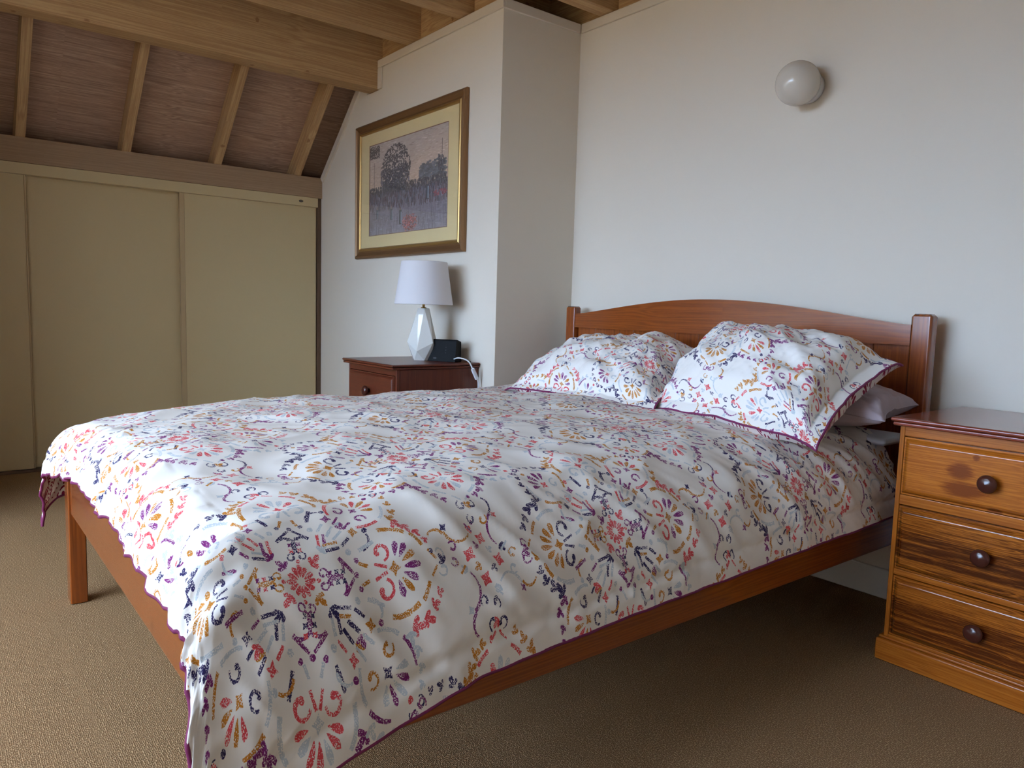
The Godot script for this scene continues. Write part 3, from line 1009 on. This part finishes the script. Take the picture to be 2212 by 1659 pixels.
func build_pillows() -> void:
	pillow("pillow", "damask-print pillow propped against the left half of the headboard",
		[Vector3(0.40, 0.63, 0.715), Vector3(1.18, 0.637, 0.735), Vector3(0.27, 0.775, 0.15), Vector3(1.0, 0.79, 0.15)], 0.185, 0.035, M.print, M.lining, 5, Vector2(0.09, 0.2), true, Vector4(0.02, 0, 0.012, 0.02))
	pillow("pillow", "plain mauve-grey pillow lying under the damask pillow near the drawers",
		[Vector3(1.06, 0.655, 0.56), Vector3(1.765, 0.66, 0.5), Vector3(1.02, 0.665, 0.14), Vector3(1.70, 0.67, 0.15)], 0.135, 0.0, M.plain, M.plain, 9, Vector2.ZERO, false)
	pillow("pillow", "damask-print pillow on top of a plain pillow, nearest the drawers",
		[Vector3(1.12, 0.645, 0.70), Vector3(1.745, 0.635, 0.80), Vector3(0.965, 0.85, 0.17), Vector3(1.715, 0.83, 0.31)], 0.235, 0.04, M.print, M.lining, 14, Vector2(0.45, 0.36), true, Vector4(0.01, 0.012, 0.02, 0.02))

# ------------------------------------------------------------------ furniture
func bedside(at: Vector3, label: String, front: Array, body: Material, top: Material) -> void:
	# origin: front left foot; 0.455 wide, 0.435 deep, drawers face +z
	var t := thing("bedside_drawers", label, "drawers", at, "")
	var w := 0.455
	var dz := -0.43
	put("carcass", span(Vector3(0, 0.02, dz), Vector3(w, 0.648, -0.016), 0.003, 1, off()), body, t)
	# face frame
	for x in [[0.0, 0.013], [w - 0.013, w]]:
		put("stile", span(Vector3(x[0], 0.06, -0.017), Vector3(x[1], 0.648, 0.0), 0.002, 1, off()), body, t)
	for y in [[0.06, 0.078], [0.245, 0.262], [0.437, 0.464], [0.62, 0.648]]:
		put("rail", span(Vector3(0.012, y[0], -0.017), Vector3(w - 0.012, y[1], -0.0005), 0.002, 0, off()), body, t)
	# moulded top in two steps
	var g := Geo.new()
	box(g, Vector3(w * 0.5, 0.6535, dz * 0.5 + 0.012), Vector3(w + 0.018, 0.011, -dz + 0.03), 0.004, 0, Vector2(0.2, 0.1))
	box(g, Vector3(w * 0.5, 0.6645, dz * 0.5 + 0.014), Vector3(w + 0.03, 0.0115, -dz + 0.034), 0.005, 0, Vector2(0.2, 0.1))
	put("top", g.mesh(), top, t)
	g = Geo.new()
	box(g, Vector3(w * 0.5, 0.031, dz * 0.5 + 0.004), Vector3(w + 0.036, 0.062, -dz + 0.012), 0.006, 0, off())
	put("plinth", g.mesh(), body, t)
	g = Geo.new()
	box(g, Vector3(w * 0.5, 0.066, dz * 0.5 + 0.001), Vector3(w + 0.024, 0.009, -dz + 0.006), 0.004, 0, off())
	put("plinth_bead", g.mesh(), body, t)
	var ys := [[0.466, 0.618], [0.264, 0.435], [0.08, 0.243]]
	for k in 3:
		var y0: float = ys[k][0]
		var y1: float = ys[k][1]
		var d := put("drawer", drawer_front(w - 0.03, y1 - y0), front[k], t, Vector3(0.015, y0, 0))
		var kn := Geo.new()
		lathe(kn, [[0.0, 0.006], [0.010, 0.006], [0.009, 0.016], [0.013, 0.021], [0.021, 0.027], [0.0225, 0.033], [0.02, 0.039], [0.013, 0.0435], [0.0, 0.045]], 28, Transform3D(Basis(Vector3(1, 0, 0), Vector3(0, 0, 1), Vector3(0, -1, 0)), Vector3.ZERO))
		put("knob", kn.mesh(), M.knob, d, Vector3((w - 0.03) * 0.5 - 0.003, (y1 - y0) * [0.47, 0.53, 0.52][k], 0.0))

func drawer_front(w: float, h: float) -> ArrayMesh:
	# a field with a moulded edge: square step, groove, rounded bead, field. [inset, height, how far the face leans outwards in radians]
	var g := Geo.new()
	var rings := [[0.0, -0.012, 1.57], [0.0, 0.001, 1.57], [0.0, 0.001, 0.0], [0.004, 0.001, 0.0], [0.004, 0.001, 1.3]]
	for k in 7:
		var f := k / 6.0
		rings.append([0.004 + 0.013 * sin(f * PI / 2), 0.002 + 0.0085 * (1.0 - pow(1.0 - f, 1.8)), 1.25 * (1.0 - f)])
	for k in rings.size() - 1:
		var a: Array = rings[k]
		var b: Array = rings[k + 1]
		var lo := [Vector3(a[0], a[0], a[1]), Vector3(w - a[0], a[0], a[1]), Vector3(w - a[0], h - a[0], a[1]), Vector3(a[0], h - a[0], a[1])]
		var hi := [Vector3(b[0], b[0], b[1]), Vector3(w - b[0], b[0], b[1]), Vector3(w - b[0], h - b[0], b[1]), Vector3(b[0], h - b[0], b[1])]
		if absf(a[0] - b[0]) + absf(a[1] - b[1]) < 1e-6:
			continue
		for s in 4:
			var e: int = (s + 1) % 4
			var out: Vector3 = [Vector3(0, -1, 0), Vector3(1, 0, 0), Vector3(0, 1, 0), Vector3(-1, 0, 0)][s]
			var na := out * sin(a[2]) + Vector3.BACK * cos(a[2])
			var nb := out * sin(b[2]) + Vector3.BACK * cos(b[2])
			g.quad(g.vert(lo[s], na, duv(lo[s], w, h)), g.vert(lo[e], na, duv(lo[e], w, h)), g.vert(hi[e], nb, duv(hi[e], w, h)), g.vert(hi[s], nb, duv(hi[s], w, h)))
	var i: float = rings[-1][0]
	var z: float = rings[-1][1]
	var f := [Vector3(i, i, z), Vector3(w - i, i, z), Vector3(w - i, h - i, z), Vector3(i, h - i, z)]
	g.face4(f[0], f[1], f[2], f[3], Vector3.BACK, duv(f[0], w, h), duv(f[1], w, h), duv(f[2], w, h), duv(f[3], w, h))
	return g.mesh()

func duv(p: Vector3, w: float, h: float) -> Vector2:
	return Vector2(p.x / w, 1.0 - p.y / h)

func build_lamp() -> void:
	var t := thing("table_lamp", "table lamp with white tapered shade and faceted white ceramic base", "lamp", Vector3(-0.336, 0.671, 0.63))
	# faceted base: rings of six, each turned half a step against the next
	var g := Geo.new()
	var rings := [[0.05, 0.0, 0.0], [0.075, 0.06, 0.5], [0.029, 0.243, 0.0]]
	var ring_pts := []
	for r in rings:
		var row := []
		for k in 6:
			var a: float = (k + r[2]) * TAU / 6 + 0.42
			row.append(Vector3(cos(a) * r[0], r[1] + ((0.024 if k % 2 else -0.016) if r[1] > 0.01 and r[1] < 0.2 else 0.0), sin(a) * r[0]))
		ring_pts.append(row)
	for r in 2:
		var lowr: Array = ring_pts[r]
		var upr: Array = ring_pts[r + 1]
		var sh := 0 if rings[r][2] < 0.25 else 1
		for k in 6:
			var a: Vector3 = lowr[k]
			var b: Vector3 = lowr[(k + 1) % 6]
			var c: Vector3 = upr[(k + sh) % 6]
			var c2: Vector3 = upr[(k + sh + 5) % 6]
			for tr in [[a, b, c], [a, c, c2]]:
				var nn: Vector3 = (tr[1] - tr[0]).cross(tr[2] - tr[0]).normalized()
				var outw: Vector3 = (tr[0] + tr[1] + tr[2]) / 3.0
				outw.y = 0
				if nn.dot(outw) < 0:
					nn = -nn
				g.tri(g.vert(tr[0], nn), g.vert(tr[1], nn), g.vert(tr[2], nn))
	for e in [[ring_pts[0], Vector3.DOWN], [ring_pts[2], Vector3.UP]]:
		var ids := []
		for p in e[0]:
			ids.append(g.vert(p, e[1]))
		for k in range(1, 5):
			g.tri(ids[0], ids[k], ids[k + 1])
	put("base", g.mesh(), M.ceramic, t)
	g = Geo.new()
	lathe(g, [[0.0, 0.242], [0.013, 0.242], [0.013, 0.247], [0.006, 0.249], [0.006, 0.275], [0.015, 0.277], [0.015, 0.315], [0.0, 0.317]], 20)
	put("neck", g.mesh(), M.brass, t)
	g = Geo.new()
	lathe(g, [[0.132, 0.262], [0.1345, 0.2605], [0.137, 0.262], [0.107, 0.458], [0.105, 0.459], [0.103, 0.458], [0.132, 0.262]], 56)
	put("shade", g.mesh(), M.shade, t)
	g = Geo.new()
	for k in 3:
		var a := k * TAU / 3
		tube(g, PackedVector3Array([Vector3(0, 0.29, 0), Vector3(cos(a) * 0.07, 0.275, sin(a) * 0.07), Vector3(cos(a) * 0.131, 0.27, sin(a) * 0.131)]), 0.0015, 5)
	put("shade_ring", g.mesh(), M.brass, t)
	# flex that runs over the edge of the drawers, with its switch
	var cv := Curve3D.new()
	for p in [Vector3(0.03, 0.008, -0.06), Vector3(0.13, 0.008, -0.07), Vector3(0.205, 0.022, -0.065), Vector3(0.241, 0.008, -0.095), Vector3(0.244, -0.04, -0.122), Vector3(0.245, -0.085, -0.148), Vector3(0.246, -0.14, -0.15), Vector3(0.246, -0.3, -0.15), Vector3(0.246, -0.666, -0.15)]:
		cv.add_point(p, Vector3.ZERO, Vector3.ZERO)
	for k in range(1, cv.point_count - 1):
		var tg := (cv.get_point_position(k + 1) - cv.get_point_position(k - 1)) * 0.16
		cv.set_point_in(k, -tg)
		cv.set_point_out(k, tg)
	g = Geo.new()
	tube(g, cv.tessellate_even_length(5, 0.012), 0.0032, 8)
	var cd := put("cord", g.mesh(), M.cord, t)
	var sw := put("switch", span(Vector3(-0.007, -0.03, -0.009), Vector3(0.007, 0.03, 0.009), 0.004), M.cord, cd, Vector3(0.2465, -0.05, -0.128))
	sw.rotation = Vector3(0.5, 0.0, 0.0)

func build_radio() -> void:
	var t := thing("clock_radio", "small black clock radio in front of the table lamp", "radio", Vector3(-0.249, 0.671, 0.575))
	t.rotation.y = atan2(0.075, 0.138)
	# seen from the front it is wider at the foot, and it leans back
	var g := Geo.new()
	var poly := []
	for k in 5:
		poly.append(Vector2(0.030, 0.0) if k == 0 else Vector2(0.018, 0.094) + Vector2(-0.008, 0) + Vector2.from_angle((k - 1) * PI / 6.0) * 0.008)
	for k in 4:
		poly.append(Vector2(-0.022, 0.086) + Vector2.from_angle(PI / 2 + k * PI / 6.0) * 0.008)
	poly.append(Vector2(-0.034, 0.0))
	extrude(g, poly, -0.08, 0.08)
	var m := g.mesh()
	var body := put("body", m, M.black, t, Vector3(0, 0.0, 0))
	body.rotation.y = -PI / 2
	var lean := atan2(0.012, 0.094)
	var gr := put("grille", span(Vector3(-0.072, 0.008, 0), Vector3(0.072, 0.086, 0.002), 0.001), M.grille, t, Vector3(0, 0, 0.0275))
	gr.rotation.x = -lean
	for k in 3:
		for s in [-1, 1]:
			var b := put("button", span(Vector3(-0.002, -0.002, 0), Vector3(0.002, 0.002, 0.002), 0.0006), M.mark if s > 0 else M.black, t, Vector3(0.028 * s, 0.04 + k * 0.013, 0.0285 - (0.04 + k * 0.013) * tan(lean)))
			b.rotation.x = -lean
	put("badge", span(Vector3(-0.008, -0.003, 0), Vector3(0.008, 0.003, 0.001), 0.0004), M.mark, t, Vector3(-0.026, 0.014, 0.0285)).rotation.x = -lean
	g = Geo.new()
	tube(g, PackedVector3Array([Vector3(0.07, 0.02, -0.03), Vector3(0.11, 0.006, -0.03), Vector3(0.13, 0.004, -0.028), Vector3(0.1455, -0.012, -0.02), Vector3(0.147, -0.06, -0.018), Vector3(0.147, -0.2, -0.016), Vector3(0.147, -0.66, -0.016)]), 0.002, 6)
	put("cord", g.mesh(), M.black, t)

func build_picture() -> void:
	var x0 := -1.3565
	var x1 := -0.2432
	var y0 := 1.185
	var y1 := 1.9325
	var t := thing("framed_picture", "bronze-gold framed print of a dusky city square in a cream mount", "picture", Vector3((x0 + x1) * 0.5, (y0 + y1) * 0.5, PIC_Z + 0.002))
	var w := (x1 - x0) * 0.5
	var h := (y1 - y0) * 0.5
	put("backing", span(Vector3(-w + 0.01, -h + 0.01, 0), Vector3(w - 0.01, h - 0.01, 0.006), 0.001), M.mount_core, t)
	# frame profile: [inset, height, lip?]
	var prof := [[0.0, 0.0], [0.0, 0.014], [0.006, 0.022], [0.014, 0.024], [0.022, 0.018], [0.034, 0.012], [0.042, 0.014], [0.047, 0.018], [0.053, 0.018], [0.058, 0.012], [0.06, 0.008]]
	for part in [["frame", 0, 6, M.gold], ["frame_lip", 6, 10, M.gold_lip]]:
		var g := Geo.new()
		for k in range(part[1], part[2]):
			var a: Array = prof[k]
			var b: Array = prof[k + 1]
			for s in 4:
				var qa := rim(w, h, a[0], a[1])
				var qb := rim(w, h, b[0], b[1])
				var e: int = (s + 1) % 4
				var out: Vector3 = [Vector3(0, -1, 0), Vector3(1, 0, 0), Vector3(0, 1, 0), Vector3(-1, 0, 0)][s]
				var run := Vector2(b[0] - a[0], b[1] - a[1]).normalized()
				g.face4(qa[s], qa[e], qb[e], qb[s], (out * run.y + Vector3(0, 0, 1) * run.x).normalized())
		put(part[0], g.mesh(), part[3], t)
	# mount with its window, the print behind it, glass in front
	var pw := 0.4035
	var ph := 0.25
	var g := Geo.new()
	var fr := rim(w, h, 0.055, 0.0085)
	var op := [Vector3(-pw, -ph, 0.0085), Vector3(pw, -ph, 0.0085), Vector3(pw, ph, 0.0085), Vector3(-pw, ph, 0.0085)]
	for s in 4:
		var e := (s + 1) % 4
		g.face4(fr[s], fr[e], op[e], op[s], Vector3.BACK)
	put("mount", g.mesh(), M.mount, t)
	g = Geo.new()
	for s in 4:
		var e := (s + 1) % 4
		var k := 0.985
		g.face4(op[s], op[e], Vector3(op[e].x * k, op[e].y * k, 0.0066), Vector3(op[s].x * k, op[s].y * k, 0.0066), Vector3.BACK)
	put("mount_bevel", g.mesh(), M.mount_core, t)
	g = Geo.new()
	g.face4(Vector3(-pw, -ph, 0.0065), Vector3(pw, -ph, 0.0065), Vector3(pw, ph, 0.0065), Vector3(-pw, ph, 0.0065), Vector3.BACK, Vector2(0, 1), Vector2(1, 1), Vector2(1, 0), Vector2(0, 0))
	put("print", g.mesh(), M.painting, t)
	put("glass", span(Vector3(-w + 0.056, -h + 0.056, 0.0095), Vector3(w - 0.056, h - 0.056, 0.0105), 0.0), M.glass, t)

func rim(w: float, h: float, inset: float, z: float) -> Array:
	return [Vector3(-w + inset, -h + inset, z), Vector3(w - inset, -h + inset, z), Vector3(w - inset, h - inset, z), Vector3(-w + inset, h - inset, z)]

func build_wall_light() -> void:
	var t := thing("wall_light", "unlit white glass globe light on the wall above the bed", "wall lamp", Vector3(1.192, 1.722, 0.0))
	var turn := Transform3D(Basis(Vector3(1, 0, 0), Vector3(0, 0, 1), Vector3(0, -1, 0)), Vector3.ZERO)
	var g := Geo.new()
	lathe(g, [[0.0, 0.0], [0.052, 0.0], [0.052, 0.014], [0.044, 0.022], [0.0, 0.024]], 32, turn)
	put("mounting_plate", g.mesh(), M.window_white, t)
	g = Geo.new()
	var prof := []
	for k in 25:
		var a := lerpf(-PI / 2 + 0.45, PI / 2, k / 24.0)
		prof.append([0.074 * cos(a) if k < 24 else 0.0, 0.085 + 0.074 * sin(a)])
	lathe(g, prof, 40, turn)
	put("globe", g.mesh(), M.opal, t)

# ------------------------------------------------------------------
func _ready() -> void:
	rng.seed = 1
	var cam := Camera3D.new()
	cam.name = "camera"
	cam.fov = 54.82
	cam.near = 0.05
	cam.transform = Transform3D(Basis(Vector3(0.62000128, 0.0284764, -0.78408386), Vector3(-0.09687806, 0.99447243, -0.04048742), Vector3(0.77859685, 0.10106277, 0.61933292)).orthonormalized(), Vector3(2.66559, 0.92349, 2.47416))
	add_child(cam)
	cam.current = true
	var env := Environment.new()
	env.background_mode = Environment.BG_SKY
	var sk := ProceduralSkyMaterial.new()
	sk.sky_top_color = Color8(172, 193, 218)
	sk.sky_horizon_color = Color8(164, 199, 242)
	sk.sky_curve = 0.2
	sk.ground_horizon_color = Color8(94, 84, 58)
	sk.ground_bottom_color = Color8(86, 74, 48)
	sk.ground_curve = 0.05
	sk.sky_energy_multiplier = 1.0
	var sky := Sky.new()
	sky.sky_material = sk
	env.sky = sky
	env.background_energy_multiplier = 33.5
	env.ambient_light_source = Environment.AMBIENT_SOURCE_DISABLED
	env.tonemap_mode = Environment.TONE_MAPPER_LINEAR
	env.tonemap_exposure = 1.0
	env.sdfgi_enabled = true
	env.ssao_enabled = true
	env.ssil_enabled = true
	var we := WorldEnvironment.new()
	we.environment = env
	add_child(we)

	make_materials()
	rng.seed = 2
	build_room()
	build_wardrobe()
	build_bed()
	build_duvet()
	build_pillows()
	bedside(Vector3(1.789, 0, 0.462), "honey pine bedside drawers with three round knobs, nearest the camera", M.drawers, M.honey, M.red_top)
	bedside(Vector3(-0.572, 0, 0.894), "dark red-brown bedside drawers under the table lamp", [M.mahogany, M.mahogany, M.mahogany], M.mahogany, M.mahogany)
	build_lamp()
	build_radio()
	build_picture()
	build_wall_light()
